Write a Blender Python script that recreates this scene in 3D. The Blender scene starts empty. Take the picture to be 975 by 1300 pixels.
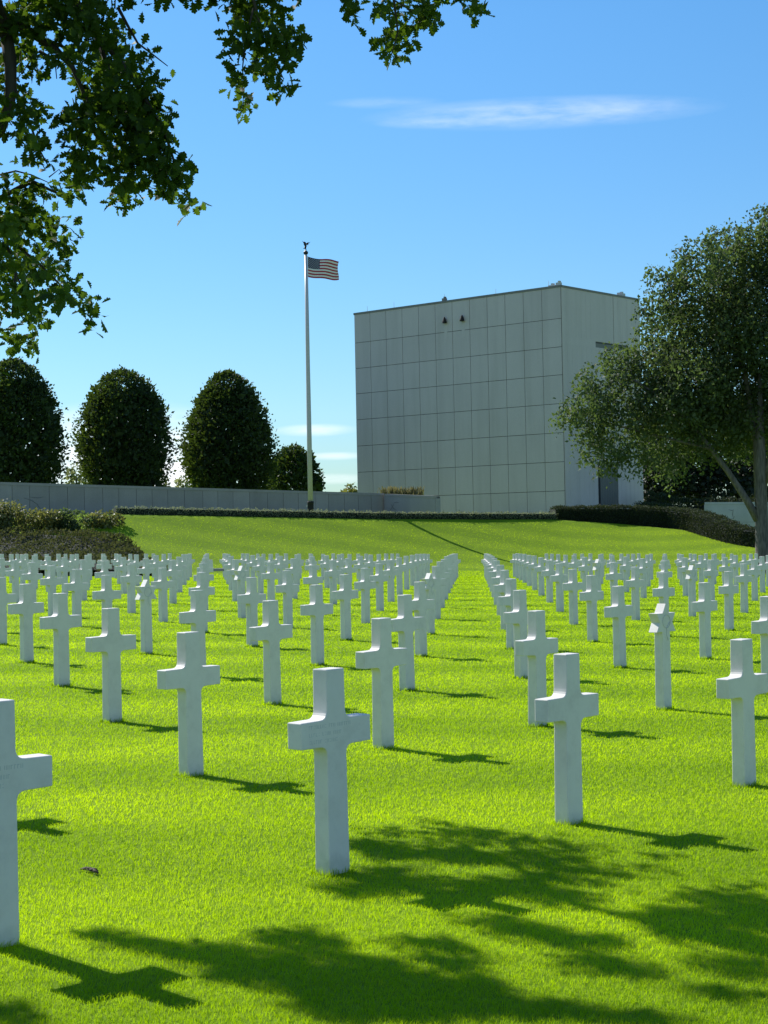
import bpy, bmesh, math, random
import numpy as np
from mathutils import Vector, Matrix
random.seed(7); rng = np.random.default_rng(11)
S = bpy.context.scene
COL = S.collection
PI = math.pi; R = math.radians

# ------------------------------------------------------------------ camera
F, PITCH, ROLL, CH = 2099.0, .013153, .0195, 1.674
_c, _s = math.cos(PITCH), math.sin(PITCH)
_d = np.array([0, _c, _s]); _u0 = np.array([0, -_s, _c]); _r0 = np.array([1., 0, 0])
_cr, _sr = math.cos(ROLL), math.sin(ROLL)
CR = _cr*_r0 - _sr*_u0; CU = _sr*_r0 + _cr*_u0; CP = np.array([0, 0, CH])
cam = bpy.data.cameras.new('camera'); co = bpy.data.objects.new('camera', cam); COL.objects.link(co)
cam.sensor_fit = 'VERTICAL'; cam.sensor_height = 36; cam.lens = F/1300*36
cam.clip_start = .05; cam.clip_end = 6000
co.matrix_world = Matrix(((CR[0], CU[0], -_d[0], 0), (CR[1], CU[1], -_d[1], 0), (CR[2], CU[2], -_d[2], CH), (0, 0, 0, 1)))
S.camera = co

def at(u, v, Y):
    D = _d + (u-487.5)/F*CR + (650-v)/F*CU
    return CP + D*(Y/D[1])
def px(P):
    q = np.asarray(P, float) - CP
    d = q @ _d
    return 487.5 + F*(q @ CR)/d, 650 - F*(q @ CU)/d

# ------------------------------------------------------------------ terrain
E1, E2, E3 = at(150, 653, 88), at(487, 659, 94), at(702, 659.5, 100)
EX = np.array([-200, -40, E1[0], E2[0], E3[0], at(790,650,101)[0], at(880,650,99)[0], at(960,650,95)[0], 40, 200])
EY = np.array([80, 83, E1[1], E2[1], E3[1], 101, 99, 95, 92, 88])
EZ = np.array([3.4, 3.3, E1[2], E2[2], E3[2], 1.98, 1.5, .66, .3, .2])
FY = np.array([68, 71, 76, 83, 87, 86, 84, 78, 72, 66])
def ground(X, Y):
    X = np.asarray(X, float); Y = np.asarray(Y, float)
    Xc = np.clip(X, -30, 30); Yc = np.clip(Y, -20, 75)
    z = -.01947*Xc + .0024*(Yc-7.5) - .34*(np.clip(Yc-30, 0, None)/41)**2
    z = z + .012*np.sin(X*.9+.3*Y)*np.sin(Y*.7+1) * np.clip((30-np.abs(Y))/30, 0, 1)
    ye, ze, yf = np.interp(X, EX, EY), np.interp(X, EX, EZ), np.interp(X, EX, FY)
    t = np.clip((Y-yf)/(ye-yf), 0, 1)
    s = t**1.55
    z = z + (ze-z)*s
    far = np.clip(Y-150, 0, None)
    return z - far*.03*np.clip(far/200, 0, 1)
def gz(x, y): return float(ground(x, y))

# ------------------------------------------------------------------ helpers
def tag(o, label=None, cat=None, group=None, kind=None):
    if label: o['label'] = label
    if cat: o['category'] = cat
    if group: o['group'] = group
    if kind: o['kind'] = kind
    return o
def link(name, me, mat=None, parent=None):
    o = bpy.data.objects.new(name, me); COL.objects.link(o)
    if mat is not None:
        for m in (mat if isinstance(mat, (list, tuple)) else [mat]): me.materials.append(m)
    if parent is not None: o.parent = parent
    return o
def empty(name, loc=(0, 0, 0), rz=0):
    o = bpy.data.objects.new(name, None); COL.objects.link(o)
    o.location = loc; o.rotation_euler.z = rz; o.empty_display_size = .3
    return o

class MB:
    def __init__(s): s.v = []; s.f = []; s.m = []
    def add(s, V, Fc, mi=0):
        n = len(s.v); s.v += [tuple(map(float, p)) for p in V]
        s.f += [tuple(i+n for i in f) for f in Fc]; s.m += [mi]*len(Fc)
    def box(s, o, ax, ay, az, mi=0):
        """corner o and three edge vectors"""
        o, ax, ay, az = (np.array(q, float) for q in (o, ax, ay, az))
        V = [o, o+ax, o+ax+ay, o+ay, o+az, o+ax+az, o+ax+ay+az, o+ay+az]
        s.add(V, [(0, 3, 2, 1), (4, 5, 6, 7), (0, 1, 5, 4), (1, 2, 6, 5), (2, 3, 7, 6), (3, 0, 4, 7)], mi)
    def cbox(s, c, sx, sy, sz, mi=0):
        s.box((c[0]-sx/2, c[1]-sy/2, c[2]), (sx, 0, 0), (0, sy, 0), (0, 0, sz), mi)
    def tube(s, pts, rad, n=8, mi=0, cap=True):
        pts = [Vector(p) for p in pts]; rings = []
        up = Vector((.31, .17, .93))
        for i, p in enumerate(pts):
            t = (pts[min(i+1, len(pts)-1)] - pts[max(i-1, 0)]).normalized()
            a = t.cross(up)
            if a.length < .05: a = t.cross(Vector((1, 0, 0)))
            a.normalize(); b = t.cross(a).normalized()
            rings.append([p + (a*math.cos(2*PI*k/n) + b*math.sin(2*PI*k/n))*rad[i] for k in range(n)])
        V = [q for r in rings for q in r]; Fc = []
        for i in range(len(pts)-1):
            for k in range(n):
                k2 = (k+1) % n
                Fc.append((i*n+k, i*n+k2, (i+1)*n+k2, (i+1)*n+k))
        if cap: Fc += [tuple(range(n-1, -1, -1)), tuple((len(pts)-1)*n+k for k in range(n))]
        s.add(V, Fc, mi)
    def lathe(s, c, prof, n=16, mi=0):
        V = []; Fc = []
        for r, z in prof: V += [(c[0]+r*math.cos(2*PI*k/n), c[1]+r*math.sin(2*PI*k/n), c[2]+z) for k in range(n)]
        for i in range(len(prof)-1):
            for k in range(n): Fc.append((i*n+k, i*n+(k+1) % n, (i+1)*n+(k+1) % n, (i+1)*n+k))
        Fc += [tuple(range(n-1, -1, -1)), tuple((len(prof)-1)*n+k for k in range(n))]
        s.add(V, Fc, mi)
    def mesh(s, name):
        me = bpy.data.meshes.new(name); me.from_pydata(s.v, [], s.f); me.update()
        if any(s.m): me.polygons.foreach_set('material_index', s.m)
        return me
    def build(s, name, mat, parent=None, smooth=False, bevel=0):
        me = s.mesh(name)
        if smooth: me.polygons.foreach_set('use_smooth', [True]*len(me.polygons))
        o = link(name, me, mat, parent)
        if bevel:
            b = o.modifiers.new('bevel', 'BEVEL'); b.width = bevel; b.segments = 2; b.limit_method = 'ANGLE'
        return o

def raw_mesh(name, V, loops, sizes, smooth=False):
    me = bpy.data.meshes.new(name)
    me.vertices.add(len(V)); me.vertices.foreach_set('co', np.ascontiguousarray(V, dtype=np.float32).ravel())
    me.loops.add(len(loops)); me.loops.foreach_set('vertex_index', np.asarray(loops, dtype=np.int32))
    me.polygons.add(len(sizes)); st = np.concatenate([[0], np.cumsum(sizes)[:-1]]).astype(np.int32)
    me.polygons.foreach_set('loop_start', st)
    if smooth: me.polygons.foreach_set('use_smooth', np.ones(len(sizes), bool))
    me.update(calc_edges=True); me.validate()
    return me

def frames(N, down=0.0, flat=0.0):
    """random orthonormal frames (axis, side, normal); 'down' bends the long axis downward, 'flat' turns normals upward"""
    a = rng.normal(size=(N, 3)); a[:, 2] -= down; a /= np.linalg.norm(a, axis=1)[:, None]
    n = rng.normal(size=(N, 3)); n[:, 2] += flat
    n -= (n*a).sum(1)[:, None]*a; n /= np.linalg.norm(n, axis=1)[:, None]
    return a, np.cross(n, a), n
# leaf outlines: (verts, faces)
DIAMOND = (np.array([(0, 0, 0), (.45, .31, .05), (1, 0, -.06), (.45, -.31, .05)]), [(0, 1, 2), (0, 2, 3)])
_half = [(x, y*1.2) for x, y in [(.0, .012), (.13, .05), (.2, .15), (.27, .09), (.36, .25), (.43, .23), (.48, .13), (.58, .31), (.67, .28), (.7, .16), (.8, .22), (.88, .17), (.92, .08), (1.0, .03)]]
_ov = [(0, 0, 0), (.5, 0, -.03), (1.0, 0, -.1)] + [(x, y, .3*y-.1*x*x) for x, y in _half] + [(x, -y, .3*y-.1*x*x) for x, y in _half]
OAK = (np.array(_ov), [tuple([0]+list(range(3, 17))+[2, 1]), tuple([0, 1, 2]+list(range(30, 16, -1)))])
def leaf_mesh(name, C, size, tpl, fr):
    T, Fc = tpl; N = len(C); k = len(T)
    a, b, n = fr
    sz = np.asarray(size).reshape(-1, 1, 1) if np.ndim(size) else size
    V = C[:, None, :] + sz*(T[None, :, 0:1]*a[:, None] + T[None, :, 1:2]*b[:, None] + T[None, :, 2:3]*n[:, None])
    lo = np.concatenate([np.array(f) for f in Fc]); ls = np.array([len(f) for f in Fc])
    loops = (lo[None, :] + (np.arange(N)*k)[:, None]).ravel()
    return raw_mesh(name, V.reshape(-1, 3), loops, np.tile(ls, N))

# ------------------------------------------------------------------ materials
def nodes(name):
    m = bpy.data.materials.new(name); m.use_nodes = True
    nt = m.node_tree
    return m, nt, nt.nodes['Principled BSDF'], nt.nodes['Material Output']
def ramp(nt, fac, stops):
    r = nt.nodes.new('ShaderNodeValToRGB'); e = r.color_ramp.elements
    e[0].position, e[0].color = stops[0][0], (*stops[0][1], 1)
    e[1].position, e[1].color = stops[-1][0], (*stops[-1][1], 1)
    for p, c in stops[1:-1]:
        q = e.new(p); q.color = (*c, 1)
    nt.links.new(fac, r.inputs[0]); return r.outputs[0]
def noise(nt, scale, detail=3, vec=None, rough=.55):
    n = nt.nodes.new('ShaderNodeTexNoise'); n.inputs['Scale'].default_value = scale
    n.inputs['Detail'].default_value = detail; n.inputs['Roughness'].default_value = rough
    if vec is not None: nt.links.new(vec, n.inputs['Vector'])
    return n.outputs['Fac']
def objco(nt, scale=None):
    t = nt.nodes.new('ShaderNodeTexCoord').outputs['Object']
    if scale:
        m = nt.nodes.new('ShaderNodeMapping'); m.inputs['Scale'].default_value = scale
        nt.links.new(t, m.inputs[0]); return m.outputs[0]
    return t
def geopos(nt, scale=None):
    t = nt.nodes.new('ShaderNodeNewGeometry').outputs['Position']
    if scale:
        m = nt.nodes.new('ShaderNodeMapping'); m.inputs['Scale'].default_value = scale
        nt.links.new(t, m.inputs[0]); return m.outputs[0]
    return t
def mixc(nt, f, a, b, mode='MIX'):
    m = nt.nodes.new('ShaderNodeMix'); m.data_type = 'RGBA'; m.blend_type = mode
    for i, q in ((0, f), (6, a), (7, b)):
        if hasattr(q, 'is_output'): nt.links.new(q, m.inputs[i])
        elif i == 0: m.inputs[0].default_value = q
        else: m.inputs[i].default_value = (*q, 1)
    return m.outputs[2]
def bump(nt, h, st, dist=.02):
    b = nt.nodes.new('ShaderNodeBump'); b.inputs['Strength'].default_value = st; b.inputs['Distance'].default_value = dist
    nt.links.new(h, b.inputs['Height']); return b.outputs[0]
def stone(name, c1, c2, scale=3, rough=.6, bmp=.15, island=0., fine=60):
    m, nt, p, o = nodes(name)
    pos = geopos(nt)
    c = ramp(nt, noise(nt, scale, 6, pos), [(.3, c1), (.7, c2)])
    c = mixc(nt, .35, c, ramp(nt, noise(nt, fine, 2, pos), [(.3, tuple(x*.75 for x in c1)), (.7, c2)]))
    if island:
        g = nt.nodes.new('ShaderNodeNewGeometry')
        k = ramp(nt, g.outputs['Random Per Island'], [(0, (1-island,)*3), (1, (1+island*.3,)*3)])
        c = mixc(nt, 1, c, k, 'MULTIPLY')
    st = ramp(nt, noise(nt, 1., 5, geopos(nt, (1.3, 1.3, .10)), .6), [(.45, (1, 1, 1)), (.72, (.90, .90, .89))])
    c = mixc(nt, 1, c, st, 'MULTIPLY')
    nt.links.new(c, p.inputs['Base Color']); p.inputs['Roughness'].default_value = rough
    nt.links.new(bump(nt, noise(nt, fine, 3, pos), bmp, .01), p.inputs['Normal'])
    return m
def plain(name, c, rough=.5, metal=0):
    m, nt, p, o = nodes(name); 
    n = ramp(nt, noise(nt, 9, 4, objco(nt)), [(.3, tuple(x*.85 for x in c)), (.7, c)])
    nt.links.new(n, p.inputs['Base Color']); p.inputs['Roughness'].default_value = rough; p.inputs['Metallic'].default_value = metal
    return m
def leafmat(name, cols, trans, tcol, rough=.5, patch=.6, spec=.35):
    m, nt, p, o = nodes(name)
    g = nt.nodes.new('ShaderNodeNewGeometry')
    c = ramp(nt, g.outputs['Random Per Island'], [(i/(len(cols)-1), q) for i, q in enumerate(cols)])
    k = ramp(nt, noise(nt, patch, 3, g.outputs['Position']), [(.3, (.75, .75, .75)), (.7, (1.25, 1.2, 1.1))])
    c = mixc(nt, 1, c, k, 'MULTIPLY')
    nt.links.new(c, p.inputs['Base Color']); p.inputs['Roughness'].default_value = rough
    p.inputs['Specular IOR Level'].default_value = spec
    t = nt.nodes.new('ShaderNodeBsdfTranslucent')
    nt.links.new(mixc(nt, 1, k, tcol, 'MULTIPLY'), t.inputs[0])
    mx = nt.nodes.new('ShaderNodeMixShader'); mx.inputs[0].default_value = trans
    nt.links.new(p.outputs[0], mx.inputs[1]); nt.links.new(t.outputs[0], mx.inputs[2])
    nt.links.new(mx.outputs[0], o.inputs[0])
    return m
def barkmat(name, c1, c2):
    m, nt, p, o = nodes(name)
    n = noise(nt, 4, 6, objco(nt, (3, 3, .6)))
    nt.links.new(ramp(nt, n, [(.35, c1), (.7, c2)]), p.inputs['Base Color']); p.inputs['Roughness'].default_value = .9
    nt.links.new(bump(nt, n, .8, .04), p.inputs['Normal'])
    return m

M = {}
# marble: white with a faint warm/cool drift, grey-green weathering low on the shaft
m, nt, p, o = nodes('white_marble')
oc = objco(nt); inf = nt.nodes.new('ShaderNodeObjectInfo')
v = nt.nodes.new('ShaderNodeVectorMath'); v.operation = 'ADD'
nt.links.new(oc, v.inputs[0])
sc_ = nt.nodes.new('ShaderNodeVectorMath'); sc_.operation = 'SCALE'; sc_.inputs[3].default_value = 40
cb = nt.nodes.new('ShaderNodeCombineXYZ')
for i in range(3): nt.links.new(inf.outputs['Random'], cb.inputs[i])
nt.links.new(cb.outputs[0], sc_.inputs[0]); nt.links.new(sc_.outputs[0], v.inputs[1])
c = ramp(nt, noise(nt, 7, 8, v.outputs[0], .7), [(.28, (.62, .58, .535)), (.5, (.71, .67, .62)), (.75, (.75, .71, .66))])
c = mixc(nt, ramp(nt, noise(nt, 45, 4, v.outputs[0]), [(.58, (0, 0, 0)), (.8, (.2, .2, .2))]), c, (.5, .52, .5))
sep = nt.nodes.new('ShaderNodeSeparateXYZ'); nt.links.new(oc, sep.inputs[0])
ad = nt.nodes.new('ShaderNodeMath'); ad.operation = 'ADD'; nt.links.new(sep.outputs[2], ad.inputs[0])
ml = nt.nodes.new('ShaderNodeMath'); ml.operation = 'MULTIPLY'; ml.inputs[1].default_value = .12
nt.links.new(noise(nt, 14, 4, v.outputs[0]), ml.inputs[0]); nt.links.new(ml.outputs[0], ad.inputs[1])
c = mixc(nt, ramp(nt, ad.outputs[0], [(.05, (.55,)*3), (.16, (0, 0, 0))]), c, (.42, .45, .36))
nt.links.new(c, p.inputs['Base Color']); p.inputs['Roughness'].default_value = .55
nt.links.new(bump(nt, noise(nt, 120, 3, oc), .12, .004), p.inputs['Normal']); M['marble'] = m
M['engraved'] = plain('engraved_marble', (.52, .54, .53), .7)
M['facade'] = stone('facade_stone', (.52, .465, .455), (.58, .52, .51), .35, .7, .1, .045, 25)
M['facade_smooth'] = stone('facade_board_stone', (.53, .475, .465), (.60, .54, .525), .4, .7, .1, .06, 25)
M['joint'] = plain('dark_joint', (.09, .09, .09), .9)
M['coping'] = stone('coping_stone', (.16, .16, .15), (.22, .21, .2), 1, .7)
M['wall'] = stone('wall_stone', (.29, .265, .26), (.36, .335, .33), .8, .7, .1, .14, 25)
M['wall_blue'] = stone('wall_blue_stone', (.29, .275, .285), (.34, .32, .33), .8, .7, .1, .05, 25)
M['pale_wall'] = stone('pale_wall_stone', (.40, .42, .44), (.5, .51, .52), .8, .7, .1, .05, 25)
M['relief'] = stone('relief_stone', (.13, .135, .14), (.18, .185, .19), 4, .7)
M['black'] = plain('black_metal', (.008, .008, .008), .8)
M['door'] = plain('grey_door_metal', (.11, .11, .11), .5)
M['pole'] = plain('pole_paint', (.52, .50, .51), .35)
M['bronze'] = plain('dark_bronze', (.03, .03, .03), .4, .6)
M['roofbox'] = plain('roof_white', (.5, .5, .48), .6)
M['red'] = plain('flag_red', (.38, .03, .05), .8); M['white'] = plain('flag_white', (.75, .75, .75), .8); M['blue'] = plain('flag_blue', (.02, .03, .10), .8)
M['bark'] = barkmat('oak_bark', (.02, .017, .014), (.07, .06, .05))
M['bark2'] = barkmat('grey_bark', (.07, .065, .055), (.17, .155, .13))
M['oak'] = leafmat('oak_leaf', [(.014, .035, .008), (.025, .055, .010), (.045, .085, .015)], .34, (.11, .20, .012), .6, .8, .15)
M['hornbeam'] = leafmat('hornbeam_leaf', [(.012, .028, .012), (.022, .048, .016), (.045, .075, .02)], .25, (.10, .16, .015), .65, .5)
M['conifer'] = leafmat('dark_tree_leaf', [(.008, .018, .010), (.014, .03, .014)], .12, (.05, .08, .02), .6, .5)
M['locust'] = leafmat('locust_leaf', [(.035, .058, .028), (.055, .085, .04), (.09, .12, .058)], .36, (.15, .23, .05), .6, .5, .2)
M['silver'] = leafmat('silver_leaf', [(.12, .15, .07), (.2, .23, .13)], .4, (.3, .34, .14), .4)
M['heath'] = leafmat('heath_foliage', [(.034, .046, .018), (.055, .068, .028), (.085, .095, .042)], .25, (.14, .16, .04), .8, .9, .1)
M['shrub'] = leafmat('shrub_leaf', [(.05, .075, .02), (.10, .12, .035), (.15, .16, .055)], .35, (.26, .28, .06), .5, 1.)
M['hedge'] = leafmat('hedge_leaf', [(.008, .018, .007), (.016, .032, .010), (.035, .052, .016)], .12, (.12, .16, .03), .75, 1.)
M['catmint'] = leafmat('catmint_leaf', [(.10, .13, .07), (.17, .20, .12), (.26, .28, .18)], .4, (.3, .36, .18), .7, 1.)
M['straw'] = leafmat('yellow_stem', [(.17, .16, .08), (.26, .24, .12)], .3, (.28, .26, .1), .7)
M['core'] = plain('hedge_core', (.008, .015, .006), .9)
M['debris'] = plain('dry_brown', (.05, .035, .02), .8)

# lawn and grass blades
m, nt, p, o = nodes('lawn_turf')
pos = geopos(nt)
c = ramp(nt, noise(nt, 1.1, 5, pos), [(.3, (.14, .25, .004)), (.7, (.20, .32, .006))])
fine = noise(nt, 26, 4, geopos(nt, (1, .55, 1)))
c = mixc(nt, .6, c, ramp(nt, fine, [(.3, (.06, .12, .004)), (.75, (.24, .34, .012))]))
wv = nt.nodes.new('ShaderNodeTexWave'); wv.bands_direction = 'Y'; wv.inputs['Scale'].default_value = .11; wv.inputs['Distortion'].default_value = 1.2; wv.inputs['Detail'].default_value = 2
nt.links.new(pos, wv.inputs[0])
c = mixc(nt, 1, c, ramp(nt, wv.outputs['Fac'], [(.2, (.88, .9, .9)), (.8, (1.08, 1.05, 1))]), 'MULTIPLY')
nt.links.new(c, p.inputs['Base Color']); p.inputs['Roughness'].default_value = .9; p.inputs['Specular IOR Level'].default_value = .1
nt.links.new(bump(nt, fine, .6, .03), p.inputs['Normal']); M['turf'] = m
m, nt, p, o = nodes('grass_blade')
g = nt.nodes.new('ShaderNodeNewGeometry')
c = ramp(nt, g.outputs['Random Per Island'], [(0, (.10, .20, .001)), (.5, (.16, .28, .002)), (.95, (.21, .33, .004)), (1, (.27, .35, .02))])
k = ramp(nt, noise(nt, .8, 4, g.outputs['Position']), [(.3, (.8, .84, .8)), (.7, (1.2, 1.12, 1.1))])
wv = nt.nodes.new('ShaderNodeTexWave'); wv.bands_direction = 'Y'; wv.inputs['Scale'].default_value = .11; wv.inputs['Distortion'].default_value = 1.2; wv.inputs['Detail'].default_value = 2
nt.links.new(g.outputs['Position'], wv.inputs[0])
k = mixc(nt, 1, k, ramp(nt, wv.outputs['Fac'], [(.2, (.80, .84, .9)), (.8, (1.12, 1.08, 1))]), 'MULTIPLY')
dry = ramp(nt, noise(nt, .55, 5, g.outputs['Position'], .65), [(.60, (0, 0, 0)), (.74, (.55, .55, .55))])
c = mixc(nt, dry, c, (.27, .29, .055))
nt.links.new(mixc(nt, 1, c, k, 'MULTIPLY'), p.inputs['Base Color']); p.inputs['Roughness'].default_value = .5; p.inputs['Specular IOR Level'].default_value = .16
t = nt.nodes.new('ShaderNodeBsdfTranslucent'); nt.links.new(mixc(nt, 1, k, (.56, .82, .003), 'MULTIPLY'), t.inputs[0])
mx = nt.nodes.new('ShaderNodeMixShader'); mx.inputs[0].default_value = .55
nt.links.new(p.outputs[0], mx.inputs[1]); nt.links.new(t.outputs[0], mx.inputs[2]); nt.links.new(mx.outputs[0], o.inputs[0])
M['blade'] = m

# ------------------------------------------------------------------ sun and sky
SUN_AZ, SUN_EL = R(46), R(40.5)          # azimuth counted to the left of the view direction (+Y)
SD = np.array([-math.sin(SUN_AZ)*math.cos(SUN_EL), math.cos(SUN_AZ)*math.cos(SUN_EL), math.sin(SUN_EL)])
sl = bpy.data.lights.new('sun', 'SUN'); sl.energy = 5.0; sl.angle = R(.53); sl.color = (1, .965, .90)
so = bpy.data.objects.new('sun', sl); COL.objects.link(so)
so.rotation_euler = Vector(SD).to_track_quat('Z', 'Y').to_euler()
W = bpy.data.worlds.new('World'); S.world = W; W.use_nodes = True
nt = W.node_tree; bg = nt.nodes['Background']
sky = nt.nodes.new('ShaderNodeTexSky'); sky.sky_type = 'NISHITA'; sky.sun_disc = False
sky.sun_elevation = SUN_EL; sky.sun_rotation = -SUN_AZ; sky.air_density = 1.0; sky.dust_density = .1; sky.ozone_density = 1.5
tc = nt.nodes.new('ShaderNodeTexCoord').outputs['Generated']
sx = nt.nodes.new('ShaderNodeSeparateXYZ'); nt.links.new(tc, sx.inputs[0])
def mth(op, a, b=None, c=None, clamp=False):
    n = nt.nodes.new('ShaderNodeMath'); n.operation = op; n.use_clamp = clamp
    for i, q in enumerate((a, b, c)):
        if q is None: continue
        if hasattr(q, 'is_output'): nt.links.new(q, n.inputs[i])
        else: n.inputs[i].default_value = q
    return n.outputs[0]
ux = mth('DIVIDE', sx.outputs[0], mth('MAXIMUM', sx.outputs[1], .05)); uz = mth('DIVIDE', sx.outputs[2], mth('MAXIMUM', sx.outputs[1], .05))
def cloud(u, v, ru, rv, seed, stretch, lo, hi, amp, tilt=0.):
    """one wisp of cirrus: soft ellipse in direction space times streaky noise"""
    P = at(u, v, 1.) - CP
    du = mth('DIVIDE', mth('SUBTRACT', ux, P[0]), ru/F)
    dv = mth('DIVIDE', mth('SUBTRACT', mth('SUBTRACT', uz, P[2]), mth('MULTIPLY', mth('SUBTRACT', ux, P[0]), tilt)), rv/F)
    r2 = mth('ADD', mth('MULTIPLY', du, du), mth('MULTIPLY', dv, dv))
    fall = mth('POWER', mth('SUBTRACT', 1, r2, clamp=True), 1.3)
    cb = nt.nodes.new('ShaderNodeCombineXYZ')
    nt.links.new(mth('MULTIPLY', ux, 26*stretch), cb.inputs[0]); nt.links.new(mth('MULTIPLY', mth('SUBTRACT', uz, mth('MULTIPLY', ux, tilt)), 110), cb.inputs[1]); cb.inputs[2].default_value = seed
    n = noise(nt, 1.0, 6, cb.outputs[0], .6)
    return mth('MULTIPLY', mth('MULTIPLY', fall, mth('DIVIDE', mth('SUBTRACT', n, lo), hi-lo, clamp=True)), amp)
cl = cloud(690, 143, 240, 23, 1.3, .9, .30, .80, .46, .02)
for a in [(150, 580, 190, 75, 5.1, 1.2, .22, .62, 1.), (400, 546, 60, 9, 8.2, 1, .1, .6, .6), (425, 579, 50, 6, 2.2, 1, .1, .6, .45), (215, 603, 110, 20, 3.7, 1, .05, .5, .9), (420, 608, 60, 8, 6.4, 1, .2, .6, .4), (490,130,80,9,4.4,1,.2,.7,.16), (560, 156, 90, 8, 9.4, 1.4, .2, .7, .22)]:
    cl = mth('ADD', cl, cloud(*a))
# unseen cloud added behind the camera to lighten and neutralise shaded faces
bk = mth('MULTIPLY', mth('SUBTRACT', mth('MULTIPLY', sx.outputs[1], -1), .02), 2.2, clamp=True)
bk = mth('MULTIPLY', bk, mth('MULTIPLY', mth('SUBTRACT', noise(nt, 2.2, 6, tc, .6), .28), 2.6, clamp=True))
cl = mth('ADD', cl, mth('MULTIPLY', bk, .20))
cl = mth('MINIMUM', cl, .95)
hs = nt.nodes.new('ShaderNodeHueSaturation'); hs.inputs['Saturation'].default_value = 1.36
nt.links.new(mth('ADD', .58, mth('MULTIPLY', mth('POWER', mth('DIVIDE', sx.outputs[2], .30, clamp=True), .8), .42)), hs.inputs['Value'])
nt.links.new(sky.outputs[0], hs.inputs['Color'])
tint = ramp(nt, sx.outputs[2], [(0, (.66, .93, 1.30)), (.12, (.80, .98, 1.12)), (.34, (1, 1, 1))])
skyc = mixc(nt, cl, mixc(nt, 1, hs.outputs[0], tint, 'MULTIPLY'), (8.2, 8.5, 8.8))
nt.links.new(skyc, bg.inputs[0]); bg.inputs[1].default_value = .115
S.view_settings.view_transform = 'Standard'; S.view_settings.look = 'None'; S.view_settings.gamma = 1; S.view_settings.exposure = .42
S.render.engine = 'CYCLES'; S.cycles.max_bounces = 8; S.cycles.transparent_max_bounces = 8; S.cycles.diffuse_bounces = 4

# ------------------------------------------------------------------ ground sheet
gx = np.unique(np.concatenate([np.linspace(-900, -40, 16), np.linspace(-40, 40, 161), np.linspace(40, 900, 16)]))
gy = np.unique(np.concatenate([np.linspace(-60, 0, 7), np.linspace(0, 70, 141), np.linspace(70, 105, 106), np.linspace(105, 160, 12), np.linspace(160, 3000, 20)]))
XX, YY = np.meshgrid(gx, gy); ZZ = ground(XX, YY)
V = np.stack([XX, YY, ZZ], -1).reshape(-1, 3); nx, ny = len(gx), len(gy)
ii = (np.arange(ny-1)[:, None]*nx + np.arange(nx-1)[None, :]).ravel()
L = np.stack([ii, ii+1, ii+nx+1, ii+nx], 1).ravel()
tag(link('lawn', raw_mesh('lawn', V, L, np.full(len(ii), 4), True), M['turf']), kind='structure')

# grass blades, thinning with distance
K = 600000; y0, y1 = 4.2, 101.
NB = int(.74*K*math.log(y1/y0))
by = y0*np.exp(rng.random(NB)*math.log(y1/y0)); bx = (rng.random(NB)-.5)*.74*by
keep = by < np.interp(bx, EX, EY)-.3
bx, by = bx[keep], by[keep]
fx, fy = [], []                                # untrimmed tufts round the feet of the nearer stones
for i in range(-9, 10):
    for j in range(-3, 9):
        X = -.286708+i*1.321754+j*.248092; Y = 8.17619+i*1.410138+j*4.634721
        if not 5 < Y < 28 or abs(X) > .3*Y: continue
        w = rng.uniform(-1, 1, (170, 2)); sd = rng.random(170) < .6
        w[:, 0] = np.where(sd, w[:, 0]*.095, np.sign(w[:, 0])*(.074+.022*rng.random(170)))
        w[:, 1] = np.where(sd, np.sign(w[:, 1])*(.048+.022*rng.random(170)), w[:, 1]*.07)
        c_, s_ = .68373, .72974
        fx.append(X+w[:, 0]*c_-w[:, 1]*s_); fy.append(Y+w[:, 0]*s_+w[:, 1]*c_)
NT = sum(len(q) for q in fx); bx = np.concatenate([bx, *fx]); by = np.concatenate([by, *fy])
NB = len(bx); bz = ground(bx, by)
th = rng.random(NB)*2*PI; ln = (.014+.014*rng.random(NB))*(1+np.clip(by-12, 0, 60)*.006); ln[-NT:] *= 1.55+.6*rng.random(NT); wd = np.maximum(.0020, .00032*by)*(.7+.6*rng.random(NB))
lean = rng.normal(size=(NB, 2))*.42 + np.array([.12, -.05])
base = np.stack([bx, by, bz-.004], 1); side = np.stack([np.cos(th), np.sin(th), 0*th], 1)*wd[:, None]*.5
mid = base + np.stack([lean[:, 0]*.3*ln, lean[:, 1]*.3*ln, ln*.55], 1); tip = base + np.stack([lean[:, 0]*ln, lean[:, 1]*ln, ln], 1)
V = np.stack([base-side, base+side, mid+side*.8, mid-side*.8, tip], 1).reshape(-1, 3)
q = np.array([0, 1, 2, 3, 3, 2, 4]); L = (q[None]+(np.arange(NB)*5)[:, None]).ravel()
tag(link('grass', raw_mesh('grass', V, L, np.tile([4, 3], NB)), M['blade']), 'short mown bright green lawn grass between the headstones', 'grass', kind='stuff')

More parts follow.
